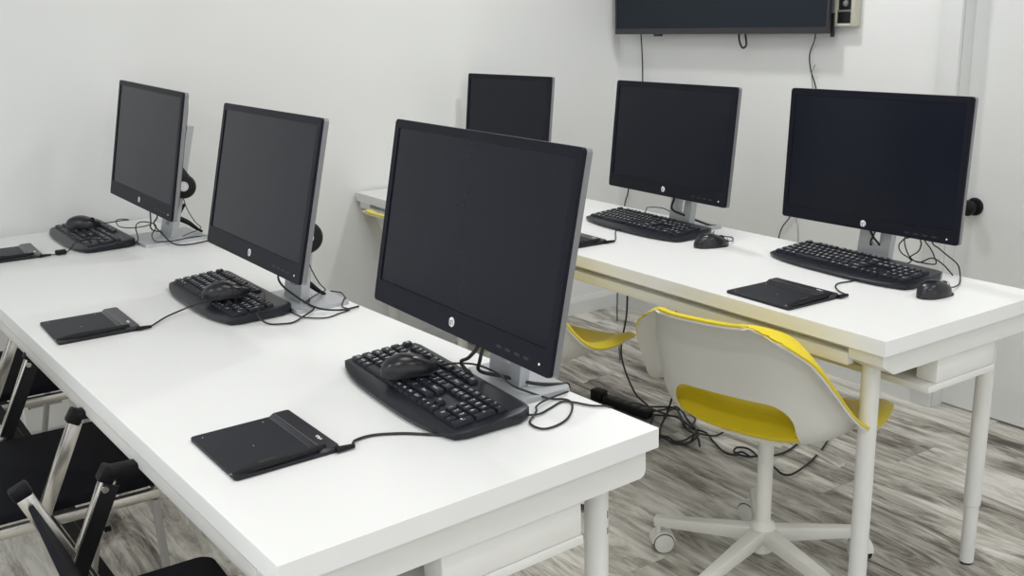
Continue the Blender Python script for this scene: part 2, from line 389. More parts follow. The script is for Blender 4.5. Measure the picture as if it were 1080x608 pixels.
mon.append(make_monitor(2.194, 2.387, 1.015, 177.5, 6.0, 0.57, 0.352, 0.042, 'middle monitor of the back desk, straight below the television', 0.06, -0.015, 0.09, 0.05))
mon.append(make_monitor(2.288, 1.706, 1.005, 180.9, 2.8, 0.555, 0.366, 0.034, 'wide monitor at the right end of the back desk, next to the door knob', 0.05, -0.015, 0.012, 0.05))

# bundled cables hanging on the stands
def cable(parent, name, pts, r=0.0019, m='cable', n=6, sm=6):
    q = local(parent, pts); o = mb(m).tube(q, r, n, sm).build(name, parent=parent); return o
cable(mon[2], 'power_cord', [(0.965, 1.503, 0.93), (0.948, 1.50, 0.86), (0.935, 1.498, 0.83), (0.925, 1.500, 0.795), (0.93, 1.51, 0.77), (0.975, 1.50, 0.752), (1.01, 1.45, 0.745), (1.055, 1.43, 0.739), (1.073, 1.43, 0.734), (1.082, 1.44, 0.70)], 0.0034)
cable(mon[2], 'video_cable', [(0.945, 1.51, 0.90), (0.930, 1.505, 0.83), (0.912, 1.515, 0.80), (0.905, 1.535, 0.785), (0.925, 1.53, 0.755), (0.96, 1.60, 0.739)], 0.0036)
cable(mon[5], 'video_cable', [(2.330, 1.73, 0.90), (2.320, 1.722, 0.84), (2.318, 1.70, 0.80), (2.335, 1.690, 0.775), (2.352, 1.70, 0.752), (2.345, 1.735, 0.7365)], 0.0034)
cable(mon[5], 'power_cord', [(2.335, 1.675, 0.90), (2.322, 1.683, 0.84), (2.320, 1.705, 0.79), (2.338, 1.715, 0.765), (2.352, 1.69, 0.742)], 0.0026)
cable(mon[4], 'video_cable', [(2.235, 2.37, 0.90), (2.226, 2.385, 0.83), (2.225, 2.395, 0.79), (2.25, 2.36, 0.77), (2.30, 2.31, 0.742), (2.32, 2.29, 0.7365)], 0.0036)
cable(mon[1], 'power_cord', [(0.86, 2.31, 0.90), (0.85, 2.29, 0.83), (0.845, 2.27, 0.80), (0.868, 2.24, 0.77), (0.90, 2.19, 0.745), (0.95, 2.16, 0.737), (1.0, 2.17, 0.735)], 0.0026)
cable(mon[0], 'power_cord', [(0.842, 3.30, 0.90), (0.835, 3.28, 0.82), (0.826, 3.30, 0.79), (0.84, 3.26, 0.76), (0.855, 3.20, 0.737), (0.90, 3.17, 0.735), (1.0, 3.2, 0.735)], 0.0024)
cable(mon[0], 'video_cable', [(0.83, 3.33, 0.90), (0.820, 3.31, 0.80), (0.822, 3.33, 0.775), (0.85, 3.37, 0.752), (0.93, 3.40, 0.7425)], 0.0024)

# ------------------------------------------------------------------ keyboard
def key_rows():
    r = []
    def row(z, items, x=0.0):
        for it in items:
            w_, tx = it
            if tx is not None: r.append((x, z, w_, tx))
            x += w_
    row(5.25, [(1, 'Esc'), (1, None)]+[(1, 'F%d' % i) for i in (1, 2, 3, 4)]+[(.5, None)]+[(1, 'F%d' % i) for i in (5, 6, 7, 8)]+[(.5, None)]+[(1, 'F%d' % i) for i in (9, 10, 11, 12)])
    row(4, [(1, c) for c in '`1234567890-=']+[(2, 'Bksp'), (.25, None), (1, 'Ins'), (1, 'Hm'), (1, 'PU'), (.25, None)]+[(1, c) for c in ('NL', '/', '*', '-')])
    row(3, [(1.5, 'Tab')]+[(1, c) for c in 'QWERTYUIOP[]']+[(1.5, '\\'), (.25, None), (1, 'Del'), (1, 'End'), (1, 'PD'), (.25, None)]+[(1, c) for c in '789'])
    row(2, [(1.75, 'Caps')]+[(1, c) for c in "ASDFGHJKL;'"]+[(2.25, 'Enter'), (3.5, None)]+[(1, c) for c in '456'])
    row(1, [(2.25, 'Shift')]+[(1, c) for c in 'ZXCVBNM,./']+[(2.75, 'Shift'), (1.25, None), (1, '^'), (1.25, None)]+[(1, c) for c in '123'])
    row(0, [(1.4, 'Ctrl'), (1.15, 'Win'), (1.2, 'Alt'), (6.2, ' '), (1.2, 'Alt'), (1.15, 'Fn'), (1.3, 'Mn'), (1.4, 'Ctrl'), (.25, None), (1, '<'), (1, 'v'), (1, '>'), (.25, None), (2, '0'), (1, '.')])
    return [(x, z, w_, 1, t) for x, z, w_, t in r]+[(21.5+.0, 2, 1, 2, '+'), (21.5, 0, 1, 2, '\u21b5')]
def make_keyboard(loc, rz, label):
    root = empty('keyboard', loc, rz, label, 'keyboard', 'black keyboards on the two desks')
    # local: typist at -x, length along y (typist's left = +y)
    KL = 0.456; D = 0.20; hw = KL/2
    front = []
    for i in range(25):
        s_ = -1+2*i/24; front.append((-0.066-0.030*(1-abs(s_)**3.4), s_*hw))
    def outline(off=0.0):
        o = [(x-off, y*(1+off/hw)) for x, y in front]
        o += [(-0.045, hw+0.006+off), (0.06, hw+0.001+off), (0.083+off, hw-0.012+off), (0.0862+off, hw-0.03), (0.0862+off, -hw+0.03), (0.083+off, -hw+0.012-off), (0.06, -hw-0.001-off), (-0.045, -hw-0.006-off)]
        return o
    def zt(x):  # deck height
        if x < -0.062: return 0.010+0.005*max(0, (x+0.102)/0.040)**0.7
        return 0.0145+(x+0.062)*0.075
    b = mb('kb'); o1 = outline(0.002); o2 = outline(0.0); o3 = outline(-0.004); n = len(o1)
    vs = [(x, y, 0.002) for x, y in o2]+[(x, y, 0.006) for x, y in o1]+[(x, y, zt(x)-0.002) for x, y in o1]+[(x, y, zt(x)+0.0005) for x, y in o3]
    fs = [tuple(range(n))[::-1]]
    for L_ in range(3): fs += [(L_*n+i, L_*n+(i+1) % n, (L_+1)*n+(i+1) % n, (L_+1)*n+i) for i in range(n)]
    b.add(vs, fs)
    # deck as strips between front palm rest and rear edge
    top = [(x, y) for x, y in o3]
    left = [p for p in top[:25]]
    bm = b.bm
    tv = bm.verts[:]; tv = tv[3*n:4*n]
    for i in range(24):
        pass
    m0 = [bm.verts.new((-0.062 if 1 < i < 23 else o3[i][0]+0.003, o3[i][1]*0.992, zt(-0.062)+0.001)) for i in range(25)]
    m1 = [bm.verts.new((-0.020, o3[i][1]*1.0, zt(-0.02)+0.0005)) for i in range(25)]
    m2 = [bm.verts.new((0.078, o3[i][1]*0.95, zt(0.078)+0.0005)) for i in range(25)]
    for i in range(24):
        bm.faces.new((tv[i], tv[i+1], m0[i+1], m0[i])); bm.faces.new((m0[i], m0[i+1], m1[i+1], m1[i])); bm.faces.new((m1[i], m1[i+1], m2[i+1], m2[i]))
    # rear, right (+y end) and left rims
    bm.faces.new((m2[24], tv[28], tv[29], m2[0])); bm.faces.new((m0[24], tv[24], tv[25], m1[24])); bm.faces.new((m1[24], tv[25], tv[26], tv[27], tv[28], m2[24]))
    bm.faces.new((m1[0], tv[32], tv[0], m0[0])); bm.faces.new((m2[0], tv[29], tv[30], tv[31], tv[32], m1[0]))
    for f in bm.faces: f.material_index = 0
    b.build('keyboard_body', parent=root, smooth=50)
    for sy in (-1, 1):
        for fx, fy in ((0.07, 0.19), (-0.07, 0.17)): rl = mb('rubber'); rl.box((fx, sy*fy, 0.0012), (0.014, 0.03, 0.0024)); rl.build('rubber_foot', parent=root)
    U = 0.0190; ox = -0.0590; oy = hw-0.007
    slope = math.atan(0.075)
    for (kx, kz, w_, h_, t) in key_rows():
        cx = ox+(kz+h_/2)*U*1.12; cy = oy-(kx+w_/2)*U*1.015
        ww = w_*U*1.015-0.0026; hh = h_*U*1.12-0.0026
        kf = MB().use('key'); z0 = zt(cx)+0.0012
        T = Matrix.Translation((cx, cy, z0)) @ Matrix.Rotation(-slope, 4, 'Y')
        kf.prism(rrect(hh, ww, 0.0015, 2), 0, 0.0058, T, top=rrect(hh-0.0036, ww-0.0036, 0.0015, 2))
        kf.use('legend')
        if t != ' ':
            sz = 0.0115 if len(t) == 1 else 0.0080
            kf.text(t, sz, T @ Matrix.Translation((0.0008, 0.0022 if len(t) == 1 else 0, 0.0061)) @ Matrix.Rotation(-PI/2, 4, 'Z'))
        kf.build('key', parent=root, smooth=30, recalc=False)
    return root
def kb_at(x, y, rz, label, first=[None]):
    if first[0] is None: first[0] = make_keyboard((x, y, 0.7302), rz, label); return first[0]
    return dup(first[0], (x, y, 0.7302), rz, label)
kb = []
A6 = [(2.345,1.604,0.810),(2.345,1.620,0.802),(2.345,1.636,0.781),(2.345,1.626,0.762),(2.345,1.595,0.747)]
C6 = [(2.352,1.577,0.808),(2.352,1.574,0.796),(2.352,1.580,0.774),(2.345,1.600,0.750)]
D6 = [(2.340,1.558,0.813),(2.340,1.539,0.791),(2.340,1.526,0.772),(2.340,1.523,0.750),(2.340,1.528,0.735)]
E6 = [(2.340,1.535,0.809),(2.340,1.515,0.795),(2.340,1.490,0.781),(2.340,1.458,0.762)]
F6 = [(2.340,1.569,0.747),(2.340,1.532,0.765),(2.340,1.499,0.755)]
kb.append(kb_at(0.848, 1.565, math.radians(-2.4), 'black keyboard before the nearest monitor, with a mouse resting across its middle'))
kb.append(kb_at(0.765, 2.450, math.radians(1.0), 'black keyboard before the middle monitor of the front desk, mouse lying on it'))
kb.append(kb_at(0.666, 3.500, math.radians(2.0), 'black keyboard by the wall at the far left end of the front desk'))
kb.append(kb_at(2.150, 2.440, math.radians(-1.9), 'black keyboard on the back desk, left one of the two, below the television'))
kb.append(kb_at(2.205, 1.680, math.radians(-4.0), 'black keyboard on the back desk below the wide right-end monitor'))
cable(kb[0], 'cable', [(0.915, 1.355, 0.7360), (0.945, 1.345, 0.734), (0.977, 1.357, 0.7325), (1.014, 1.369, 0.733), (1.030, 1.351, 0.733), (1.043, 1.323, 0.733), (1.064, 1.301, 0.733), (1.078, 1.296, 0.722)])
cable(kb[1], 'cable', [(0.846, 2.243, 0.736), (0.855, 2.195, 0.733), (0.861, 2.169, 0.733), (0.898, 2.136, 0.733), (0.942, 2.150, 0.733), (0.973, 2.165, 0.733), (0.969, 2.197, 0.734), (0.990, 2.230, 0.7425), (1.005, 2.254, 0.736), (1.020, 2.304, 0.733), (1.023, 2.326, 0.733), (1.006, 2.350, 0.7345)], 0.0017)
cable(kb[2], 'cable', [(0.752, 3.27, 0.738), (0.772, 3.303, 0.745), (0.779, 3.333, 0.755), (0.782, 3.356, 0.775), (0.796, 3.379, 0.785), (0.818, 3.379, 0.786), (0.840, 3.350, 0.78), (0.838, 3.33, 0.77), (0.821, 3.32, 0.752), (0.814, 3.273, 0.7425), (0.823, 3.237, 0.7425), (0.864, 3.222, 0.7425), (0.920, 3.241, 0.7425), (0.990, 3.258, 0.737), (1.02, 3.27, 0.7325)], 0.0018)
cable(kb[3], 'cable', [(2.225, 2.531, 0.749), (2.245, 2.541, 0.768), (2.255, 2.545, 0.771), (2.281, 2.530, 0.770), (2.296, 2.500, 0.765), (2.300, 2.44, 0.745)], 0.0017)
cable(kb[4], 'cable', [(2.295, 1.585, 0.742), A6[4], A6[3], A6[2], A6[1], A6[0], (2.35, 1.575, 0.85), (2.352, 1.565, 0.86), C6[0], C6[1], C6[2], C6[3], D6[3], D6[2], D6[1], D6[0], (2.345, 1.56, 0.86)], 0.0018)

# ------------------------------------------------------------------ mice
def make_mouse(loc, rz, label):
    root = empty('computer_mouse', loc, rz, label, 'mouse', 'black wired mice on the two desks')
    # local: front (buttons, cable) toward +x
    L_, Wd, Hh = 0.113, 0.060, 0.037
    b = mb('mouse'); nu, nv = 26, 22; vs = []; fs = []
    def rad(u):   # half width along the length
        return Wd/2*(1-abs(2*u-0.92)**3.2*0.72)*(0.94 if 0.35 < u < 0.7 else 1.0)**0.0
    def hgt(u):
        return Hh*(0.50+0.50*math.sin(PI*min(1, (u*0.92+0.16))))*(1-max(0, 0.10-u)*2.5)
    for i in range(nu+1):
        u = i/nu; a = -PI/2+PI*u; x = math.sin(a)*L_/2*1.0
        uu = (x+L_/2)/L_; sh = max(0.02, math.cos(a))**0.42
        w_ = rad(uu)*sh; h_ = hgt(uu)*(sh**0.8)
        for j in range(nv+1):
            t = PI*j/nv; y = w_*math.copysign(abs(math.cos(t))**0.72, math.cos(t)); z = h_*math.sin(t)**0.78
            vs.append((x, y, z+0.003 if j not in (0, nv) else 0.003))
    for i in range(nu):
        for j in range(nv): a = i*(nv+1)+j; fs.append((a, a+1, a+nv+2, a+nv+1))
        fs.append((i*(nv+1), (i+1)*(nv+1), (i+1)*(nv+1)+nv, i*(nv+1)+nv))
    fs.append(tuple(range(nv+1))); fs.append(tuple(nu*(nv+1)+j for j in range(nv+1)))
    b.add(vs, fs); b.build('mouse_shell', parent=root, smooth=60)
    s_ = mb('dark'); s_.prism(rrect(0.100, 0.052, 0.022, 6), 0.0, 0.0032); s_.build('mouse_sole', parent=root)
    wl = mb('rubber'); wl.lathe([(0.0085, -0.0035), (0.0105, -0.002), (0.0105, 0.002), (0.0085, 0.0035)], Matrix.Translation((0.030, 0, 0.0215)) @ Matrix.Rotation(PI/2, 4, 'X'), 20); wl.build('scroll_wheel', parent=root)
    sm_ = mb('greyline'); sm_.tube([(0.040, 0, 0.0292), (0.050, 0, 0.0225), (0.0555, 0, 0.0125)], 0.0007, 6, 4); sm_.build('button_seam', parent=root)
    return root
mouse0 = [None]
def mouse_at(loc, rz, label, tilt=0):
    if mouse0[0] is None: mouse0[0] = make_mouse(loc, rz, label); r = mouse0[0]
    else: r = dup(mouse0[0], loc, rz, label)
    return r
KZ = 0.7302
ms = []
ms.append(mouse_at((0.835, 1.605, KZ+0.0300), math.radians(-14), 'black mouse lying on the keyboard before the nearest monitor'))
ms.append(mouse_at((0.745, 2.375, KZ+0.0295), math.radians(-14), 'black mouse lying on the keyboard before the middle monitor of the front desk'))
ms.append(mouse_at((0.665, 3.570, KZ+0.0295), math.radians(-30), 'black mouse lying on the keyboard by the far wall, farthest left'))
ms.append(mouse_at((2.120, 2.110, KZ), math.radians(-18), 'black mouse on the back desk at the right end of the left keyboard'))
ms.append(mouse_at((2.140, 1.385, KZ), math.radians(-4), 'black mouse on the back desk nearest the desk end, right of the wide monitor'))
cable(ms[0], 'cable', [(0.889, 1.592, 0.769), (0.913, 1.575, 0.771), (0.940, 1.541, 0.772), (0.955, 1.490, 0.766), (0.962, 1.452, 0.752), (0.977, 1.427, 0.744), (1.003, 1.395, 0.734), (1.025, 1.372, 0.7335), (1.017, 1.343, 0.7335), (0.976, 1.302, 0.733), (0.936, 1.286, 0.733), (0.912, 1.292, 0.733), (0.912, 1.325, 0.733), (0.945, 1.352, 0.7365), (0.958, 1.37, 0.737), (0.988, 1.385, 0.737), (1.05, 1.40, 0.7345)], 0.0020)
cable(ms[1], 'cable', [(0.799, 2.361, 0.768), (0.820, 2.330, 0.772), (0.800, 2.26, 0.772), (0.775, 2.22, 0.768), (0.757, 2.196, 0.752), (0.772, 2.177, 0.7335), (0.799, 2.152, 0.7335), (0.824, 2.148, 0.7335), (0.856, 2.166, 0.7375), (0.895, 2.195, 0.7425), (0.904, 2.245, 0.7425), (0.925, 2.29, 0.7425)], 0.0021)
cable(ms[2], 'cable', [(0.712, 3.543, 0.768), (0.735, 3.51, 0.775), (0.775, 3.50, 0.778), (0.799, 3.513, 0.775), (0.795, 3.556, 0.772), (0.774, 3.560, 0.772), (0.763, 3.535, 0.768), (0.757, 3.46, 0.765), (0.792, 3.440, 0.760), (0.820, 3.40, 0.768), (0.830, 3.355, 0.780)], 0.0017)
cable(ms[3], 'cable', [(2.171, 2.093, 0.742), (2.195, 2.100, 0.738), (2.235, 2.135, 0.733), (2.252, 2.158, 0.732), (2.245, 2.18, 0.732), (2.235, 2.22, 0.7325), (2.27, 2.25, 0.7325)], 0.0017)
cable(ms[4], 'cable', [(2.193, 1.381, 0.742), (2.225, 1.388, 0.737), (2.272, 1.406, 0.734), (2.335, 1.445, 0.736), E6[3], E6[2], E6[1], E6[0], (2.345, 1.55, 0.87), (2.345, 1.60, 0.84), (2.345, 1.62, 0.80), (2.34, 1.60, 0.76), F6[0], F6[1], F6[2], (2.335, 1.465, 0.7325)], 0.0018)

# ------------------------------------------------------------------ pen tablets
def make_tablet(loc, rz, label):
    root = empty('pen_tablet', loc, rz, label, 'drawing tablet', 'slim black drawing tablets on the two desks')
    # local: raised bar at +x, pen side at -y ; x 0..0.176, y 0..0.205
    b = mb('tablet'); b.prism(rrect(0.176, 0.203, 0.007, 4, 0.088, 0.1015), 0.0, 0.0062, None, 0.0008, 1); b.build('tablet_plate', parent=root)
    r = mb('tabbar'); r.prism(rrect(0.040, 0.203, 0.006, 4, 0.158, 0.1015), 0.0063, 0.0118, None, 0.0, 1, top=rrect(0.031, 0.197, 0.005, 4, 0.160, 0.1015)); br_ = r.build('raised_bar', parent=root)
    g = mb('greyline'); g.b2((0.1385, 0.012, 0.0064), (0.1402, 0.196, 0.0070)); g.b2((0.1470, 0.012, 0.0117), (0.1482, 0.196, 0.0121)); g.build('grey_line', parent=root)
    mk = mb('legend')
    for x, y in ((0.016, 0.022), (0.016, 0.185), (0.122, 0.022), (0.122, 0.185), (0.07, 0.1)): mk.lathe([(0.0011, 0.0062), (0.0011, 0.00645)], Matrix.Translation((x, y, 0)), 8)
    for k_, (ln, o_) in enumerate(((0.006, 0), (0.004, 0.001), (0.007, -0.0005), (0.004, -0.001), (0.005, 0))): mk.box((0.163+o_, 0.058-k_*0.0040, 0.01195), (ln, 0.0022, 0.0003), rz=0.5)
    mk.build('white_mark', parent=root, recalc=False)
    pl = mb('rubber'); pl.bar((0.168, -0.002, 0.006), (0.200, -0.004, 0.0055), 0.011, 0.008, w2=0.006, h2=0.006, bevel=0.001); pl.build('cable_plug', parent=root)
    return root
def make_pen(loc, rz, label):
    root = empty('stylus_pen', loc, rz, label, 'pen', 'black stylus pens resting along the tablets')
    b = mb('rubber')
    T = Matrix.Rotation(PI/2, 4, 'Y')
    b.lathe([(0.0012, -0.079), (0.0040, -0.064), (0.0056, -0.045), (0.0062, -0.02), (0.0057, 0.01), (0.0054, 0.05), (0.0048, 0.076), (0.0032, 0.079)], T, 20); b.build('pen_barrel', parent=root)
    c = mb('dark'); c.bar((-0.036, 0, 0.0062), (-0.006, 0, 0.0066), 0.0048, 0.0016); c.build('side_button', parent=root)
    n = mb('silver'); n.lathe([(0.0008, -0.0835), (0.0013, -0.0792)], T, 8); n.build('nib', parent=root)
    return root
tabs = [((0.428, 1.411, KZ), 0.035, 'slim black drawing tablet nearest the camera on the front desk'),
        ((0.348, 2.318, KZ), 0.020, 'slim black drawing tablet on the front desk before the middle monitor'),
        ((0.312, 3.305, KZ), 0.000, 'slim black drawing tablet cut off by the left edge of the photo'),
        ((1.772, 1.513, KZ), -0.02, 'slim black drawing tablet on the back desk above the nearest yellow chair'),
        ((1.735, 2.345, KZ), -0.03, 'slim black drawing tablet on the back desk peeking out behind the nearest monitor')]
pens = ['black stylus along the front tablet nearest the camera', 'black stylus along the tablet before the middle monitor of the front desk', 'black stylus along the tablet at the left edge of the photo', 'black stylus along the tablet above the nearest yellow chair', 'black stylus along the half-hidden tablet on the back desk']
tl = []; pn = []
for i, (loc, rz, lab) in enumerate(tabs):
    tl.append(make_tablet(loc, rz, lab) if i == 0 else dup(tl[0], loc, rz, lab))
    pl = Matrix.Translation(loc) @ Matrix.Rotation(rz, 4, 'Z') @ Vector((0.076, 0.006, 0.0130))
    pn.append(make_pen(pl, rz+0.03, pens[i]) if i == 0 else dup(pn[0], pl, rz+0.03, pens[i]))
def plug(t): return (Matrix.Translation(t.location) @ Matrix.Rotation(t.rotation_euler[2], 4, 'Z') @ Vector((0.198, -0.004, 0.0055)))
def tcable(t, pts, r): return cable(t, 'cable', [plug(t)]+pts, r)
tcable(tl[0], [(0.638, 1.435, 0.734), (0.673, 1.440, 0.733), (0.717, 1.416, 0.733), (0.750, 1.385, 0.733), (0.780, 1.355, 0.733)], 0.0024)
tcable(tl[1], [(0.570, 2.345, 0.736), (0.595, 2.370, 0.737), (0.632, 2.388, 0.741), (0.668, 2.380, 0.752), (0.693, 2.361, 0.762), (0.710, 2.335, 0.769)], 0.0020)
tcable(tl[2], [(0.530, 3.310, 0.733), (0.561, 3.305, 0.738), (0.588, 3.321, 0.758), (0.620, 3.325, 0.764), (0.651, 3.310, 0.763), (0.680, 3.29, 0.762)], 0.0018)
tcable(tl[3], [(1.990, 1.545, 0.733), (2.020, 1.580, 0.733), (2.050, 1.595, 0.733), (2.090, 1.59, 0.7325), (2.115, 1.59, 0.7325)], 0.0019)
tcable(tl[4], [(1.955, 2.355, 0.733), (1.985, 2.390, 0.733), (2.025, 2.440, 0.733), (2.055, 2.47, 0.7325)], 0.0018)
fb = mb('rubber'); fb.box(local(tl[2], [(0.541, 3.308, 0.7385)])[0], (0.032, 0.020, 0.014), bevel=0.004); fb.build('cable_bead', parent=tl[2])

# ------------------------------------------------------------------ headphones
def make_headphones(loc, label):
    root = empty('headphones', loc, 0, label, 'headphones', 'black headphones hanging behind the front desk monitors')
    # origin on the desk under the stand column ; cup offset measured from the stand
    c = Vector((0.0, 0.0, 0.175)); ax = Vector((-0.28, -0.95, 0.12)).normalized()
    q = ax.to_track_quat('Z', 'Y').to_matrix().to_4x4()
    T = Matrix.Translation(c) @ q
    b = mb('rubber'); b.lathe([(0.0, -0.024), (0.032, -0.024), (0.039, -0.015), (0.039, -0.002), (0.034, 0.009), (0.026, 0.012), (0.0, 0.0125)], T, 36); cup = b.build('ear_cup', parent=root)
    r = mb('legend'); r.lathe([(0.0155, 0.0124), (0.0155, 0.0132)], T, 30); r.use('grey').lathe([(0.0125, 0.0133), (0.0125, 0.0136)], T, 30); r.use('legend').lathe([(0.0115, 0.0137), (0.0115, 0.0139)], T, 30)
    r.use('dark').bar(T @ Vector((-0.004, -0.005, 0.0141)), T @ Vector((0.004, 0.005, 0.0141)), 0.0022, 0.0005, side=tuple(ax)); r.build('round_emblem', parent=cup)
    y = mb('rubber'); y.tube([c+Vector((0.006, 0.012, 0.02)), c+Vector((-0.008, 0.016, 0.062)), c+Vector((-0.014, 0.020, 0.098))], 0.012, 12, 6, radii=lambda t: 0.020*(1-t)+0.004); y.build('cup_arm', parent=root)
    h = mb('rubber'); pts = [(0.010, 0.045, 0.11), (-0.004, 0.060, 0.085), (-0.016, 0.068, 0.066), (-0.004, 0.068, 0.060), (0.022, 0.068, 0.044), (0.046, 0.068, 0.022), (0.064, 0.066, 0.0085)]
    P_ = smooth_path(pts, 8); 
    for i in range(len(P_)-1): pass
    h.tube(pts, 0.0065, 10, 8, radii=lambda t: 0.0045+0.0045*math.sin(PI*min(1, t*1.1))); h.build('headband', parent=root)
    k_ = mb('cable'); k_.tube([c+Vector((-0.004, 0.004, -0.036)), c+Vector((0.004, 0.0, -0.075)), (0.028, 0.012, 0.055), (0.05, 0.03, 0.03), (0.045, 0.06, 0.016), (0.01, 0.03, 0.0155), (-0.02, 0.0, 0.0150)], 0.0015, 6, 8); k_.build('cable', parent=root)
    return root
hp1 = make_headphones((0.922, 3.262, 0.7302), 'black over-ear headphones with round white emblem behind the far left monitor')
hp2 = dup(hp1, (0.912, 2.247, 0.7302), 0, 'black over-ear headphones mostly hidden behind the middle monitor of the front desk')

# ------------------------------------------------------------------ swivel chairs
def interp(tab, u):
    n = len(tab)-1; x = min(max(u, 0), 1)*n; i = min(int(x), n-1); t = x-i
    p0 = tab[max(i-1, 0)]; p1 = tab[i]; p2 = tab[i+1]; p3 = tab[min(i+2, n)]
    f = lambda a, b, c_, d_: 0.5*((2*b)+(c_-a)*t+(2*a-5*b+4*c_-d_)*t*t+(3*b-a-3*c_+d_)*t**3)
    return tuple(f(*q) for q in zip(p0, p1, p2, p3)) if isinstance(p1, tuple) else f(p0, p1, p2, p3)
SP = [(.250, .410), (.218, .430), (.13, .428), (.03, .420), (-.07, .418), (-.135, .430), (-.175, .465), (-.196, .520), (-.214, .590), (-.236, .665), (-.260, .735), (-.284, .792)]
WD = [.135, .205, .234, .250, .255, .248, .238, .228, .220, .202, .165, .095]
DP = [.010, .040, .074, .104, .138, .162, .165, .142, .104, .066, .034, .012]
def shell_pt(u, v, off=0.0):
    s_ = interp(SP, u)
    th = math.radians(72)*min(1.0, max(0.0, (u-0.08)/0.92)); N_ = Vector((math.sin(th), 0, math.cos(th)))
    w_ = interp(WD, u); d_ = interp(DP, u); ang = abs(v)*PI/2
    f = max(0.0, (abs(v)-0.74)/0.26); g = max(0.0, (u-0.86)/0.14)
    lf = min(1.0, u/0.60); lf = 0.34+0.66*lf*lf*(3-2*lf)
    va = abs(v) if f == 0 else 0.74+0.20*f*(1-0.42*f)
    ang = va*PI/2
    y = math.copysign(w_*math.sin(ang)**0.86, v); n_ = d_*(1-math.cos(ang))**1.25
    p = Vector((s_[0], y, s_[1]))+N_*n_
    F = min(1.0, (f**2.5+g**2.5)**0.4)
    if F > 0:
        out = Vector((-0.75*min(1, max(0, (u-0.35)/0.4))*f-g, math.copysign(f, v), 0))
        if out.length > 1e-6:
            out.normalize(); lip = 0.048*F**1.6*lf
            p += out*lip; p.z -= lip*0.75
    return p
def shell_mesh(o0, o1, name, m_, parent, cutter=None, nu=64, nv=44, recess=0.0):
    P = [[shell_pt(i/nu, -1+2*j/nv) for j in range(nv+1)] for i in range(nu+1)]
    Nn = []
    for i in range(nu+1):
        row = []
        for j in range(nv+1):
            du = P[min(i+1, nu)][j]-P[max(i-1, 0)][j]; dv = P[i][min(j+1, nv)]-P[i][max(j-1, 0)]
            n_ = dv.cross(du); n_ = n_.normalized() if n_.length > 1e-9 else Vector((0, 0, 1))
            row.append(n_)
        Nn.append(row)
    # make the normal point toward the sitter
    if Nn[nu//3][nv//2].z < 0: Nn = [[-x for x in r] for r in Nn]
    b = mb(m_); W_ = nv+1
    if recess:
        for i in range(nu+1):
            for j in range(nv+1):
                a1 = min(1.0, abs(i/nu-0.625)/0.125); a2 = min(1.0, abs(-1+2*j/nv)/0.60)
                k1 = (1-a1*a1)**1.0 if a1 < 1 else 0.0; k2 = (1-a2**4)
                if k1 > 0: P[i][j] = P[i][j]+Vector((0.92, 0, 0.35))*recess*min(1.0, k1*1.6)*k2
    vs = [P[i][j]+Nn[i][j]*o0 for i in range(nu+1) for j in range(nv+1)]+[P[i][j]+Nn[i][j]*o1 for i in range(nu+1) for j in range(nv+1)]
    K = (nu+1)*W_; fs = []
    for i in range(nu):
        for j in range(nv):
            a = i*W_+j; fs.append((a, a+1, a+W_+1, a+W_)); fs.append((K+a, K+a+W_, K+a+W_+1, K+a+1))
    for i in range(nu):
        for j in (0, nv): a = i*W_+j; fs.append((a, a+W_, K+a+W_, K+a))
    for j in range(nv):
        for i in (0, nu): a = i*W_+j; fs.append((a, a+1, K+a+1, K+a))
    b.add(vs, fs); o = b.build(name, parent=parent, smooth=60)
    if cutter:
        md = o.modifiers.new('cut', 'BOOLEAN'); md.object = cutter; md.operation = 'DIFFERENCE'; md.solver = 'EXACT'
        bpy.context.view_layer.update()
        dg = bpy.context.evaluated_depsgraph_get(); me = bpy.data.meshes.new_from_object(o.evaluated_get(dg))
        o.modifiers.clear(); o.data = me; me.set_sharp_from_angle(angle=math.radians(60))
        while len(me.materials) > 1: me.materials.pop()
        me.polygons.foreach_set('material_index', [0]*len(me.polygons))
    return o
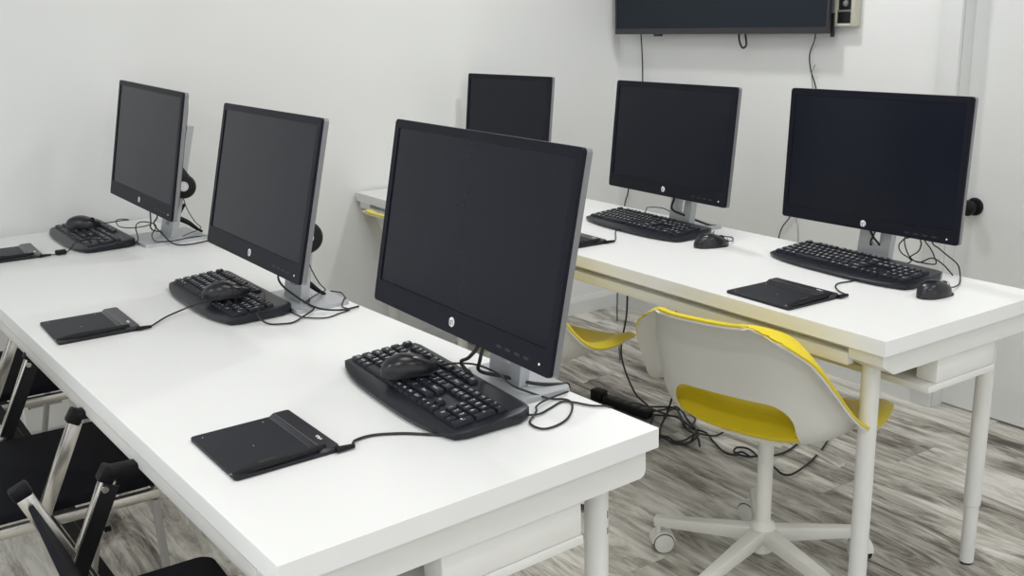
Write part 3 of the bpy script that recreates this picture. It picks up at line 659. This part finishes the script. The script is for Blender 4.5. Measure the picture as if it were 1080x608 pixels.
def make_swivel(loc, rz, label):
    root = empty('swivel_chair', (0, 0, 0), 0, label, 'chair', 'white and yellow swivel chairs along the back desk')
    def cutter(w_, z0, z1, r):
        c = mb('dark'); c.prism(rrect(w_, z1-z0, r, 8, 0, (z0+z1)/2), -0.6, -0.085, Matrix(((0, 0, 1, 0), (1, 0, 0, 0), (0, 1, 0, 0), (0, 0, 0, 1)))); o = c.build('cutter'); return o
    c1 = cutter(0.290, 0.448, 0.545, 0.048); c2 = cutter(0.315, 0.405, 0.550, 0.055)
    shell_mesh(0.0003, 0.0048, 'seat_shell', 'yellow', root, None, 88, 60, 0.085)
    shell_mesh(-0.0050, -0.0003, 'outer_shell', 'shell', root, c2)
    bpy.data.objects.remove(c1); bpy.data.objects.remove(c2)
    p = mb('base'); p.b2((-0.085, -0.08, 0.396), (0.09, 0.08, 0.411), bevel=0.004); p.build('seat_plate', parent=root)
    l = mb('base'); l.bar((0.0, -0.05, 0.388), (0.01, -0.10, 0.378), 0.010, 0.006); l.bar((0.01, -0.10, 0.378), (-0.005, -0.20, 0.360), 0.012, 0.006, w2=0.022, h2=0.007, side=(1, 0, 0)); l.build('tilt_lever', parent=root)
    n = mb('rubber'); n.lathe([(0.014, 0.36), (0.014, 0.385), (0.022, 0.388), (0.024, 0.3955)], None, 24); n.build('gas_spring', parent=root)
    k = mb('base'); k.lathe([(0.0185, 0.13), (0.0195, 0.362), (0.0175, 0.366)], None, 28); k.build('column', parent=root)
    h = mb('base'); h.lathe([(0.022, 0.062), (0.026, 0.066), (0.030, 0.105), (0.034, 0.125), (0.030, 0.140), (0.0195, 0.150)], None, 32); h.build('hub', parent=root)
    for i in range(5):
        a = math.radians(47-14-72*i); dx, dy = math.cos(a), math.sin(a)
        g = mb('base'); g.bar((dx*0.022, dy*0.022, 0.112), (dx*0.288, dy*0.288, 0.086), 0.036, 0.040, side=(-dy, dx, 0), w2=0.026, h2=0.026, bevel=0.004)
        leg = g.build('leg', parent=root)
        ca = a+0.9+i*0.7; cx, cy = dx*0.278, dy*0.278
        R_ = Matrix.Translation((cx, cy, 0.028)) @ Matrix.Rotation(ca, 4, 'Z') @ Matrix.Translation((0.012, 0, 0)) @ Matrix.Rotation(PI/2, 4, 'X')
        w_ = mb('dark')
        for s_ in (-1, 1): w_.lathe([(0.020, s_*0.005-0.0), (0.0275, s_*0.007), (0.0275, s_*0.019), (0.022, s_*0.0205)] if s_ > 0 else [(0.022, -0.0205), (0.0275, -0.019), (0.0275, -0.007), (0.020, -0.005)], R_, 26)
        w_.build('caster_wheel', parent=leg)
        v = mb('base')
        for s_ in (-1, 1): v.lathe([(0.0, s_*0.0212), (0.0262, s_*0.0212), (0.0255, s_*0.0245), (0.018, s_*0.0262), (0.0, s_*0.0265)][::s_], R_, 26)
        # hood over the wheels
        Q = Matrix.Translation((cx, cy, 0.028)) @ Matrix.Rotation(ca, 4, 'Z') @ Matrix.Translation((0.012, 0, 0))
        pts = [(math.cos(t), math.sin(t)) for t in [math.radians(x) for x in range(10, 176, 15)]]
        vv = [Q @ Vector((c_*r_, y_, s2*r_)) for y_ in (-0.021, 0.021) for r_ in (0.0290, 0.0325) for c_, s2 in pts]; m2 = len(pts); ff = []
        for i_ in range(m2-1): ff += [(i_, i_+1, 2*m2+i_+1, 2*m2+i_), (m2+i_, 3*m2+i_, 3*m2+i_+1, m2+i_+1), (i_, m2+i_, m2+i_+1, i_+1), (2*m2+i_, 2*m2+i_+1, 3*m2+i_+1, 3*m2+i_)]
        ff += [(0, 2*m2, 3*m2, m2), (m2-1, 2*m2-1, 4*m2-1, 3*m2-1)]
        v.add(vv, ff); v.lathe([(0.008, 0.0), (0.008, 0.026)], Matrix.Translation((cx, cy, 0.0565)), 14); v.build('caster_hood', parent=leg)
    root.location = loc; root.rotation_euler = (0, 0, rz)
    return root
sc0 = make_swivel((1.815, 1.60, 0), math.radians(14), 'white and yellow swivel chair nearest the camera, its back opening showing')
dup(sc0, (1.69, 2.42, 0), math.radians(14), 'yellow and white swivel chair with only its seat tip showing right of the nearest monitor')
dup(sc0, (1.85, 3.12, 0), math.radians(5), 'white and yellow swivel chair at the far wall end, left of the nearest monitor')

# ------------------------------------------------------------------ folding chairs
def make_folding(loc, label, bx=-0.19, bt=-0.26, bz=0.80):
    root = empty('folding_chair', loc, 0, label, 'chair', 'black chrome-framed chairs tucked under the front desk')
    # local x forward; origin on the floor under the seat middle; seat x -0.21..0.21, y -0.23..0.23
    s_ = mb('seat'); s_.prism(rrect(0.43, 0.425, 0.03, 4, -0.003, 0), 0.440, 0.462, None, 0.006, 2); s_.build('seat', parent=root)
    f = mb('chrome')
    for sy in (-1, 1): f.b2((-0.205, sy*0.214, 0.418), (0.208, sy*0.232, 0.4395), bevel=0.002)
    f.b2((0.195, -0.2135, 0.419), (0.208, 0.2135, 0.4385), bevel=0.002); f.b2((-0.205, -0.2135, 0.419), (-0.192, 0.2135, 0.4385), bevel=0.002); f.build('seat_frame', parent=root)
    for sy in (-1, 1):
        y = sy*0.232
        g = mb('greysteel'); g.bar((0.198, y*0.96, 0.4175), (0.215 if sy < 0 else 0.115, y*0.96, 0.004), 0.026, 0.014, bevel=0.002); lg = g.build('front_leg', parent=root)
        c = mb('rubber'); c.bar((0.2145 if sy < 0 else 0.117, y*0.96, 0.016), (0.215 if sy < 0 else 0.114, y*0.96, 0.0), 0.030, 0.018); c.build('rubber_tip', parent=lg)
        r = mb('blackmetal'); r.bar((-0.025, sy*0.240, 0.455), (0.165, sy*0.240, 0.004), 0.012, 0.028); r.build('rear_leg', parent=root)
        a = MB().use('chrome'); a.bar((-0.025, sy*0.2485, 0.455), (0.060, sy*0.2485, 0.640), 0.020, 0.026, bevel=0.002); a.use('blackmetal').bar((-0.021, sy*0.2485-sy*0.0125, 0.458), (0.062, sy*0.2485-sy*0.0125, 0.632), 0.003, 0.028); a.build('arm_post', parent=root)
        p = mb('rubber'); p.bar((0.052, y*1.07, 0.636), (0.068, y*1.07, 0.662), 0.026, 0.028, bevel=0.004); p.bar((0.062, y*1.07, 0.652), (0.125, y*1.07, 0.650), 0.030, 0.018, bevel=0.003); p.build('arm_cap', parent=root)
        bo = mb('chrome'); bo.lathe([(0.006, -0.003), (0.006, 0.003)], Matrix.Translation((0.050, y*1.07-sy*0.017, 0.628)) @ Matrix.Rotation(PI/2, 4, 'X'), 12); bo.build('hinge_bolt', parent=root)
        u = MB().use('chrome'); u.bar((bx, sy*0.2485, 0.42), (bt, sy*0.2485, bz), 0.018, 0.028, side=(0, 1, 0), bevel=0.002); u.build('back_upright', parent=root)
        k = mb('rubber'); dv = (bt-bx)/(bz-0.42); k.bar((bt, sy*0.2485, bz+0.0005), (bt+dv*0.022, sy*0.2485, bz+0.022), 0.022, 0.033, bevel=0.004); k.build('upright_cap', parent=root)
    b = mb('seat'); b.bar((bx+(bt-bx)*0.45, 0, 0.42+(bz-0.42)*0.45), (bt+(bx-bt)*0.06, 0, bz-(bz-0.42)*0.06), 0.468, 0.010, side=(0, 1, 0), bevel=0.002); b.build('backrest', parent=root)
    return root
fc = make_folding((0.262, 2.325, 0), 'black chair with chrome frame tucked under the front desk, middle of the three')
dup(fc, (0.272, 3.095, 0), 0, 'black chair with chrome frame at the far left, its seat partly behind the desk edge')
make_folding((0.250, 1.505, 0), 'black chair with chrome frame nearest the camera, only partly in the photo', 0.018, -0.074, 0.645)

# ------------------------------------------------------------------ television and wall things
tv = empty('television', (3.10, 3.105, 1.315), 0, 'large black wall-mounted television cut off by the top edge of the photo', 'television')
TW, TH = 1.205, 0.71
PT = Matrix(((0, 0, 1, -0.025), (-1, 0, 0, 0), (0, 1, 0, TH/2), (0, 0, 0, 1)))
f = mb('tv'); n = 4
out = rrect(TW, TH, 0.004, n); inn = rrect(TW-0.022, TH-0.034, 0.001, n, 0, 0.007); N = len(out)
vs = [(x, y, 0) for x, y in out]+[(x, y, 0.0) for x, y in inn]+[(x, y, 0.003) for x, y in inn]+[(x, y, 0.003) for x, y in out]+[(x, y, 0.012) for x, y in out]+[(x, y, 0.0118) for x, y in inn]
fs = []
for a_, b_ in ((0, 1), (1, 2), (3, 0), (4, 3), (5, 4), (2, 5)): fs += [(a_*N+i, a_*N+(i+1) % N, b_*N+(i+1) % N, b_*N+i) for i in range(N)]
f.add(vs, fs, PT); f.build('tv_frame', parent=tv)
f = mb('tvscreen'); f.prism(rrect(TW-0.021, TH-0.033, 0.001, 3, 0, 0.007), 0.003, 0.011, PT); f.build('tv_screen', parent=tv, smooth=0)
f = mb('dark'); f.prism(rrect(TW-0.03, TH-0.03, 0.004, 3), 0.0122, 0.020, PT); f.prism(rrect(TW*0.75, TH*0.6, 0.02, 3, 0, -0.03), 0.020, 0.045, PT, top=rrect(TW*0.7, TH*0.5, 0.02, 3, 0, -0.03)); f.build('tv_back', parent=tv)
f = mb('blackmetal')
for yy in (-0.2, 0.2): f.box((0.027, yy, 0.36), (0.012, 0.03, 0.42))
f.box((0.044, 0, 0.36), (0.020, 0.60, 0.10)); f.build('wall_bracket', parent=tv)
f = mb('tv'); f.box((-0.012, 0.325, -0.0045), (0.016, 0.045, 0.009), bevel=0.002); f.build('sensor', parent=tv)
f = mb('dark'); f.box((0.014, -0.590, 0.030), (0.010, 0.014, 0.085), bevel=0.002); f.build('side_clip', parent=tv)
cable(tv, 'cable', [(3.125, 3.60, 1.38), (3.13, 3.590, 1.30), (3.138, 3.587, 1.13), (3.142, 3.60, 0.95), (3.14, 3.66, 0.75), (3.142, 3.689, 0.586), (3.14, 3.716, 0.50), (3.11, 3.72, 0.25), (3.0, 3.6, 0.01), (2.6, 3.1, 0.005)], 0.0030)
cable(tv, 'cable', [(3.125, 2.60, 1.36), (3.135, 2.612, 1.295), (3.142, 2.638, 1.24), (3.142, 2.630, 1.18), (3.142, 2.598, 1.10), (3.142, 2.585, 0.95), (3.142, 2.66, 0.68), (3.142, 2.70, 0.60), (3.142, 2.748, 0.52), (3.12, 2.76, 0.3), (3.02, 2.75, 0.01)], 0.0026)
cable(tv, 'cable', [(3.13, 2.60, 1.20), (3.143, 2.625, 1.16), (3.146, 2.61, 1.05), (3.146, 2.60, 0.8), (3.146, 2.665, 0.61), (3.146, 2.66, 0.57), (3.146, 2.655, 0.50), (3.14, 2.66, 0.3), (3.10, 2.7, 0.02)], 0.0018, m='grey')
cable(tv, 'cable', [(3.11, 2.965, 1.35), (3.105, 2.968, 1.30), (3.10, 2.945, 1.262), (3.105, 2.928, 1.272), (3.11, 2.94, 1.32), (3.115, 2.945, 1.36)], 0.0042)
bx = empty('wall_box', (WX-0.0005, 2.470, 1.340), 0, 'small beige-framed wall box with a black inset beside the television', 'wall box')
f = mb('beige')
for lo, hi in (((-0.040, 0.032, 0), (0, 0.045, 0.26)), ((-0.040, -0.045, 0), (0, -0.030, 0.26)), ((-0.040, -0.0295, 0), (0, 0.0315, 0.010)), ((-0.040, -0.0295, 0.25), (0, 0.0315, 0.26)), ((-0.006, -0.0295, 0.0105), (0, 0.0315, 0.2495))): f.b2(lo, hi, bevel=0.0015)
f.build('box_frame', parent=bx)
f = mb('blackmetal'); f.b2((-0.034, -0.0290, 0.0105), (-0.0065, 0.0310, 0.050)); f.b2((-0.030, -0.0290, 0.058), (-0.0065, 0.0310, 0.11)); f.build('black_inset', parent=bx)
f = mb('silver'); f.b2((-0.036, -0.0290, 0.051), (-0.0065, 0.0310, 0.057)); f.lathe([(0.012, 0), (0.010, 0.006), (0.004, 0.009)], Matrix.Translation((-0.0305, 0.0, 0.080)) @ Matrix.Rotation(-PI/2, 4, 'Y'), 20); f.build('silver_lens', parent=bx)
# outlet box low on the left wall, below the front desk
ob = empty('outlet_box', (0.49, WY-0.0155, 0.03), 0, 'white outlet box low on the left wall below the front desk', 'outlet box')
f = mb('box'); f.b2((-0.075, -0.035, 0), (0.075, 0, 0.150), bevel=0.006); f.build('box_body', parent=ob)
f = mb('dark'); f.b2((-0.055, -0.0365, 0.118), (0.055, -0.0352, 0.124)); f.b2((-0.058, -0.0365, 0.085), (-0.054, -0.0352, 0.120)); f.build('cover_slot', parent=ob)
f = mb('grey'); f.b2((-0.052, -0.0368, 0.088), (0.052, -0.0353, 0.116)); f.build('cover_recess', parent=ob)

# ------------------------------------------------------------------ floor cables
def fcable(name, pts, r, label, cat='cable', group='black cables tangled on the floor', z=0.0):
    o = mb('cable').tube(pts, r, 6, 7).build(name); return tag(o, label, cat, group)
def zz(L, z=0.006, hop=0.012):
    return [(x, y, z+hop*(0.5+0.5*math.sin(i*1.9))) for i, (x, y) in enumerate(L)]
FL = 'black cable lying in the tangle on the floor between the two desks'
fcable('power_cable', [(2.30, 2.80, 0.60), (2.352, 2.775, 0.48), (2.36, 2.777, 0.329), (2.345, 2.79, 0.168), (2.33, 2.70, 0.05)]+zz([(2.334, 2.622), (2.283, 2.538), (2.233, 2.497)]), 0.0036, 'black cable hanging from the back desk, left of the nearest yellow chair', group=None)
fcable('power_cable', [(2.22, 2.40, 0.62), (2.28, 2.435, 0.50), (2.30, 2.441, 0.29), (2.30, 2.452, 0.147), (2.30, 2.48, 0.05)]+zz([(2.25, 2.46), (2.19, 2.40), (2.168, 2.381)]), 0.0036, 'black cable hanging straight down behind the nearest yellow chair shell', group=None)
F = [[(2.267, 2.697), (2.296, 2.662), (2.337, 2.625), (2.378, 2.588), (2.379, 2.529), (2.358, 2.477), (2.315, 2.412), (2.279, 2.336), (2.261, 2.290), (2.238, 2.258)],
     [(2.278, 2.630), (2.304, 2.598), (2.333, 2.564), (2.339, 2.515), (2.329, 2.456), (2.303, 2.390), (2.296, 2.364)],
     [(2.259, 2.587), (2.302, 2.554), (2.376, 2.566), (2.413, 2.560), (2.376, 2.486), (2.353, 2.437), (2.339, 2.394), (2.306, 2.346), (2.267, 2.315), (2.230, 2.304), (2.187, 2.322), (2.185, 2.357), (2.184, 2.389)],
     [(2.10, 2.45), (2.173, 2.377), (2.187, 2.341), (2.228, 2.320), (2.278, 2.317), (2.311, 2.301), (2.348, 2.289), (2.399, 2.285)],
     [(2.299, 2.501), (2.362, 2.530), (2.407, 2.519), (2.403, 2.465), (2.356, 2.403), (2.297, 2.374)],
     [(2.12, 2.47), (2.165, 2.36), (2.180, 2.325), (2.225, 2.295), (2.27, 2.30), (2.305, 2.335), (2.33, 2.40), (2.33, 2.47), (2.29, 2.53), (2.25, 2.62)]]
for L_ in F: fcable('power_cable', zz(L_, 0.006, 0.016), 0.0036, FL)
fcable('power_cable', zz([(2.324, 2.374), (2.328, 2.319), (2.301, 2.259), (2.271, 2.186), (2.266, 2.147), (2.290, 2.129), (2.306, 2.103), (2.330, 2.084), (2.379, 2.056), (2.447, 2.061), (2.521, 2.081), (2.62, 2.12)], 0.006, 0.004), 0.0036, 'black cable running along the floor from the tangle past the yellow chair column', group=None)
fcable('power_cable', zz([(2.306, 2.10), (2.308, 2.134), (2.291, 2.147), (2.303, 2.166), (2.324, 2.169), (2.345, 2.150), (2.343, 2.12), (2.315, 2.06), (2.304, 1.997), (2.292, 1.955), (2.302, 1.930), (2.344, 1.932), (2.435, 1.960), (2.547, 2.004), (2.638, 2.051), (2.689, 2.094), (2.80, 2.22)], 0.007, 0.004), 0.0036, 'black cable curving on the floor right of the yellow chair column', group=None)
fcable('power_cable', [(0.99, 1.38, 0.66), (1.01, 1.36, 0.55), (1.04, 1.36, 0.52), (1.05, 1.38, 0.60), (1.03, 1.40, 0.69)], 0.0026, 'short black cable loop hanging under the near right corner of the front desk', group=None)
fcable('power_cable', [(1.93, 1.62, 0.67), (2.02, 1.60, 0.57), (2.10, 1.56, 0.555), (2.18, 1.52, 0.62), (2.20, 1.50, 0.68)], 0.0026, 'black cable loop hanging under the back desk beside its near leg', group=None)
ps = empty('power_strip', (2.262, 2.655, 0), math.radians(97), 'black power strip lying on the floor behind the front desk', 'power strip')
f = mb('rubber'); f.box((0, 0, 0.018), (0.22, 0.042, 0.030), bevel=0.006); f.build('strip_body', parent=ps)
for i in range(5):
    f = mb('dark'); f.lathe([(0.014, 0.0332), (0.012, 0.0342)], Matrix.Translation((-0.08+i*0.040, 0, 0)), 20); f.build('socket', parent=ps)
f = mb('rubber'); f.box((0.145, 0.0, 0.024), (0.055, 0.042, 0.044), bevel=0.006); f.build('plug', parent=ps)

# ------------------------------------------------------------------ lights
def lamp(x, y, power, size=0.14, color=(1.0, 0.995, 0.985)):
    l = bpy.data.lights.new('downlight_or_fill', 'AREA'); l.shape = 'DISK'; l.size = size; l.energy = power; l.color = color
    o = bpy.data.objects.new('downlight_or_fill', l); col.objects.link(o); o.location = (x, y, CH-0.02); return o
lamp(-0.2, 0.5, 10); lamp(2.45, 2.6, 11); lamp(1.3, -0.6, 8, 0.3); lamp(-1.8, 1.5, 18, 0.4); lamp(2.45, 0.4, 5, 0.3); lamp(1.35, 1.6, 16, 1.1)  # first two placed from cast shadows; the rest are added fill lamps
wd = bpy.data.worlds.new('ambient_fill'); bpy.context.scene.world = wd; wd.use_nodes = True
wd.node_tree.nodes['Background'].inputs['Color'].default_value = (0.96, 0.98, 1.0, 1); wd.node_tree.nodes['Background'].inputs['Strength'].default_value = 1.2  # even ambient fill, added to soften shadows through the room's open sides

# ------------------------------------------------------------------ camera
cd = bpy.data.cameras.new('camera'); cam = bpy.data.objects.new('camera', cd); col.objects.link(cam)
rt = Vector((0.8281410329453621, -0.5599477988455117, -0.025315847215822373)); up = Vector((0.16436410327465698, 0.1994127391311615, 0.9660326086768112)); fw = Vector((0.5358795304048349, 0.8041722589347842, -0.2571771896044047))
cam.matrix_world = Matrix(((rt.x, up.x, -fw.x, 0), (rt.y, up.y, -fw.y, 0), (rt.z, up.z, -fw.z, 1.3988), (0, 0, 0, 1)))
cd.sensor_width = 36; cd.lens = 1070.0/1080*36; cd.clip_start = 0.05; cd.clip_end = 50
sc = bpy.context.scene; sc.camera = cam
sc.view_settings.view_transform = 'Standard'; sc.view_settings.look = 'None'; sc.view_settings.gamma = 1; sc.view_settings.use_curve_mapping = False
sc.view_settings.exposure = 0.04
